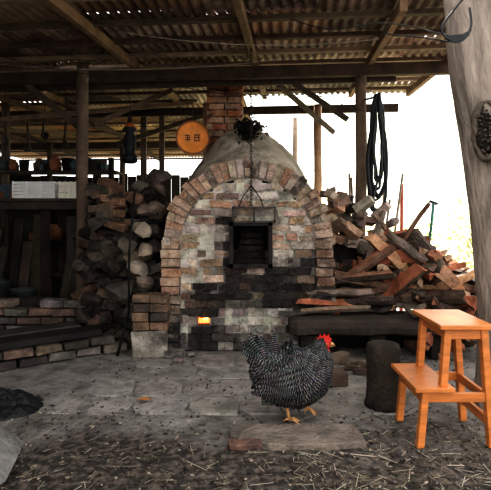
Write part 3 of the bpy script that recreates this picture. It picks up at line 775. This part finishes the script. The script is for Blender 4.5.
H=MB(); H.tube([(1.75,5.4,.0),(1.76,5.4,1.45)],.02,8,(.45,.13,.08)); H.build('red_stake',[M_clut])
H=MB(); H.tube([(1.79,4.72,.72),(1.84,4.75,1.0),(1.88,4.8,1.22)],.014,8,(.05,.15,.12)); H.tube([(1.84,4.8,1.24),(1.92,4.8,1.21)],.014,8,(.03,.04,.04)); H.add([(1.73,4.70,.45),(1.84,4.70,.45),(1.84,4.71,.68),(1.79,4.72,.74),(1.74,4.71,.68)],[(0,1,2,3,4)],(.05,.12,.1)); H.tube([(1.785,4.705,.48),(1.79,4.72,.75)],.014,8,(.05,.12,.1)); H.build('garden_spade',[M_clut])
H=MB()
for i in range(8):
    H.tube([(1.05+.05*i,4.9,0),(1.1+.06*i+R.uniform(-.12,.12),5.0,1.3+R.uniform(-.15,.25))],.012,6,vary((.25,.2,.15),.3))
H.build('garden_stakes',[M_wood])

# ---------------------------------------------------------------- background vegetation
for t in range(7):
    BT=MB(); x=R.uniform(.8,9.5); y=R.uniform(15,22); r=R.uniform(.05,.12); lean=R.uniform(-.5,.5)
    tp=[(x+lean*k/6+R.uniform(-.08,.08),y,k*1.1) for k in range(7)]
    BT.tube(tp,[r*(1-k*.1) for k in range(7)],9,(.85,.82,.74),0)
    for b__ in range(9):
        k=R.randint(1,5); s0=Vector(tp[k]); a=R.uniform(0,6.28); l=R.uniform(1,2.2)
        e=s0+Vector((l*math.cos(a),l*.5*math.sin(a),R.uniform(.2,1.2)))
        BT.tube([s0,(s0+e)/2+Vector((0,0,.15)),e],[r*.35,r*.22,.01],5,(.85,.82,.74),0)
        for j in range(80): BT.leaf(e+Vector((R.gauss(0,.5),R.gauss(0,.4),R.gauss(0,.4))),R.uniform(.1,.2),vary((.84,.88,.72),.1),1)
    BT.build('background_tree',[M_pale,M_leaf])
for t in range(9):
    BS=MB(); x=.6+t*1.3+R.uniform(-.4,.4); y=R.uniform(8.5,12.5); hh=R.uniform(.5,1.2)
    for k in range(14): 
        a=R.uniform(0,6.28); BS.tube([(x,y,0),(x+.5*math.cos(a),y+.5*math.sin(a),hh)],[.015,.005],4,(.3,.25,.18))
    for j in range(700): 
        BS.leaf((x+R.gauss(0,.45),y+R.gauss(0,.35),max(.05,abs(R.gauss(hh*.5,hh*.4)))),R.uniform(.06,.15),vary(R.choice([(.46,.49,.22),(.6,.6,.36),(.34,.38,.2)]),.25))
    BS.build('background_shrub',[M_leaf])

# ---------------------------------------------------------------- hen
HN=MB(); s=.00537; HY=2.58
def hp(u,v): return ((u-245.5)*s,(420.5-v)*s)
ring=[(253,360,5,.6),(258,361,11,.62),(264,366,18,.66),(273,372,25,.72),(285,376,29,.74),(297,376,30,.74),(307,371,27.5,.74),(314,363,21,.75),(318.5,355,14.5,.8),(321.5,348.5,9.5,.85),(325,344.8,7,.8),(328.5,344.3,5,.75),(330.5,344.8,2.5,.7)]
P_=[]
for (u,v,r,wf) in ring:
    x,z_=hp(u,v); P_.append((x,z_,r*s,wf))
rings=cat(P_,6); n=24
def ringpt(i,a,off=0):
    x,z_,r,wf=rings[i]; x0,z0=rings[max(i-1,0)][:2]; x1,z1=rings[min(i+1,len(rings)-1)][:2]
    tx,tz=x1-x0,z1-z0; l=math.hypot(tx,tz) or 1; tx/=l;tz/=l
    nx_,nz_=-tz,tx
    ca,sa=math.cos(a),math.sin(a)
    p=Vector((x+nx_*(r+off)*sa,HY+(r+off)*wf*ca,z_+nz_*(r+off)*sa))
    nn_=Vector((nx_*sa,ca/wf,nz_*sa)).normalized(); return p,nn_,Vector((tx,0,tz))
vs=[];fs=[]
for i in range(len(rings)):
    for k in range(n): vs.append(ringpt(i,2*pi*k/n)[0])
cs=[]
for i in range(len(rings)-1):
    for k in range(n):
        fs.append((i*n+k,i*n+(k+1)%n,(i+1)*n+(k+1)%n,(i+1)*n+k))
        cs.append((.35,.02,.015) if i>60 else (.012,.012,.014))
fs.append(tuple(range(n))); cs.append((.02,.02,.023)); fs.append(tuple((len(rings)-1)*n+k for k in range(n))); cs.append((.35,.02,.015))
HN.add(vs,fs,None,0,True,cs)
DK=(.005,.005,.007); LT=(.15,.147,.145)
def feather(p,d,nm,L_,w_,nb_=5,curve=.15):
    d=d.normalized(); sd=d.cross(nm).normalized(); vs=[];fs=[];cs=[]
    dk=vary(DK,.3); lt=vary(LT,.65)
    ts=[]
    for i in range(nb_): ts+= [i/nb_,(i+.70)/nb_]
    ts.append(1.0)
    for i,t in enumerate(ts):
        ww=w_*(.35+.65*math.sin(pi*min(1,t*.75+.12))) if t<.97 else w_*.3
        c_=p+d*(t*L_)+nm*(curve*L_*(math.sin(t*pi)*.5))
        vs+= [c_-sd*ww/2,c_+nm*(.10*w_)+d*.003,c_+sd*ww/2]
    for i in range(len(ts)-1):
        k=i*3; c_=dk if i%2==0 else lt
        fs+=[(k,k+1,k+4,k+3),(k+1,k+2,k+5,k+4)]; cs+=[c_,c_]
    HN.add(vs,fs,None,0,False,cs)
for i in range(2,61):
    r=rings[i][2]; cnt_=int(10+r/s*1.3)
    for k in range(cnt_):
        a=2*pi*(k+R.random())/cnt_
        p,nm,t=ringpt(i,a,.001)
        pb=ringpt(max(0,i-4),a)[0]; d0=(pb-p)
        d0=d0.normalized() if d0.length>1e-5 else -t
        nm2=(nm-d0*nm.dot(d0)).normalized()
        big=1 if i<40 else (.75 if i<50 else .45)
        d=d0+nm2*R.uniform(.08,.3)+Vector((R.uniform(-.12,.12),R.uniform(-.12,.12),R.uniform(-.12,.05)))
        feather(p,d,nm2,.042*big*R.uniform(.85,1.2),.023*big,3)
for sg in (-1,1):
    for rowi in range(5):
        for k in range(9):
            u=304-k*3.2-rowi*2.5; v=361+rowi*6+k*.9
            x,z_=hp(u,v)
            i=min(range(len(rings)),key=lambda q_:abs(rings[q_][0]-x)); wfy=rings[i][2]*rings[i][3]
            dz_=(z_-rings[i][1])/rings[i][2]; yy=wfy*math.sqrt(max(.05,1-min(.95,dz_*dz_)))+.012+.002*k
            feather(Vector((x,HY+sg*yy,z_)),Vector((-1,-sg*.12,-.12+.05*rowi)),Vector((0,sg,.15)).normalized(),.070+.003*k,.025,7,.1)
for k in range(34):
    t=k/33; ang_=math.radians(158-72*t+R.uniform(-4,4)); 
    x,z_=hp(265+R.uniform(-3,3)+7*t,364+R.uniform(-4,3)-3*t)
    d=Vector((math.cos(ang_),R.uniform(-.22,.22),math.sin(ang_)))
    nm=Vector((0,1 if R.random()<.5 else -1,.1)).normalized()
    L_=(.10+.065*math.sin(pi*min(1,t*1.15))) if t<.7 else .12
    feather(Vector((x,HY+R.uniform(-.02,.02),z_)),d,nm,L_,.036,11,.08)
for k in range(80):
    ang_=math.radians(R.uniform(80,190)); x,z_=hp(268+R.uniform(-5,8),365+R.uniform(-8,6)); sgn=R.choice((-1,1))
    feather(Vector((x,HY+sgn*R.uniform(.02,.05),z_)),Vector((math.cos(ang_),-sgn*.15,math.sin(ang_))),Vector((0,sgn,.1)).normalized(),R.uniform(.045,.08),.025,6,.12)
for k in range(170):
    x,z_=hp(R.uniform(264,305),R.uniform(384,399)); 
    feather(Vector((x,HY+R.uniform(-.05,.05),z_)),Vector((R.uniform(-.8,0),R.uniform(-.2,.2),-1)),Vector((0,R.choice((-1,1)),.2)).normalized(),.036,.022,3)
def legchain(hip,knee,ankle,foot,y,toes):
    h_=[Vector((hp(*q_)[0],y,hp(*q_)[1])) for q_ in (hip,knee,ankle,foot)]
    HN.tube(cat([tuple(q_) for q_ in h_[:3]],4),[.032,.031,.029,.026,.022,.018,.014,.011,.009],10,(.012,.012,.014),0)
    for k in range(60):
        a=R.uniform(0,6.28); nm=Vector((math.cos(a),math.sin(a),0)); t=R.random()
        p=h_[0].lerp(h_[1],t) if R.random()<.6 else h_[1].lerp(h_[2],t*.5)
        feather(p+nm*.02,(h_[2]-h_[0]).normalized()+nm*.1,nm,.028,.018,3)
    HN.tube([h_[2],h_[2].lerp(h_[3],.5),h_[3]],[.0095,.0075,.0085],8,(.5,.28,.12),1)
    for tv in toes:
        e=h_[3]+Vector(tv); mid=h_[3].lerp(e,.5)+Vector((0,0,.006))
        HN.tube([h_[3],mid,e],[.0075,.0062,.004],7,(.52,.29,.13),1)
        HN.tube([e,e+(e-mid)*.25+Vector((0,0,-.004))],[.003,.0008],5,(.2,.15,.1),1)
legchain((285,393),(292,399),(286,404),(289,417.5),HY-.035,[(.055,-.005,-.008),(.045,-.035,-.008),(.045,.028,-.008),(-.03,.0,-.008)])
legchain((296,393),(306,398),(302,404),(309,411.5),HY+.03,[(.045,0,-.03),(.035,-.025,-.03),(.035,.025,-.03),(-.022,0,-.02)])
def hv(u,v,y=0): x,z_=hp(u,v); return Vector((x,HY+y,z_))
cp=[(318,341.5),(316.5,338),(319,339),(320,335),(322.5,337.5),(324.5,334),(326.5,337.3),(329,335),(329.6,338.5),(331.5,339),(331,342.5)]
f_=[hv(u,v,-.004) for u,v in cp]; b3=[hv(u,v,.004) for u,v in cp]; m_=len(cp)
HN.add(f_+b3,[tuple(range(m_)),tuple(range(2*m_-1,m_-1,-1))]+[(k,k+m_,(k+1)%m_+m_,(k+1)%m_) for k in range(m_)],(.5,.03,.02),1)
for sg in (-1,1):
    HN.rock(hv(328.5,353.5,sg*.011),(.017,.008,.045),(.5,.03,.02),.15,1,rot=(0,0,0))
    HN.rock(hv(326,345.5,sg*.024),(.036,.012,.028),(.38,.025,.02),.15,1,rot=(0,0,0))
    HN.rock(hv(322.5,348.5,sg*.026),(.012,.008,.018),(.42,.03,.02),.15,1,rot=(0,0,0))
    HN.rock(hv(326.3,343.8,sg*.030),(.012,.008,.012),(.6,.22,.05),.02,1,rot=(0,0,0))
    HN.rock(hv(326.4,343.8,sg*.0335),(.006,.005,.006),(.01,.01,.01),.02,1,rot=(0,0,0))
HN.tube([hv(328.5,344.5),hv(332,344.5),hv(335.5,346.7)],[.013,.009,.001],8,(.45,.28,.12),1)
HN.tube([hv(328.5,346.5),hv(333.5,347.5)],[.008,.001],8,(.35,.22,.1),1)
HN.build('barred_hen',[M_feather,M_skin])
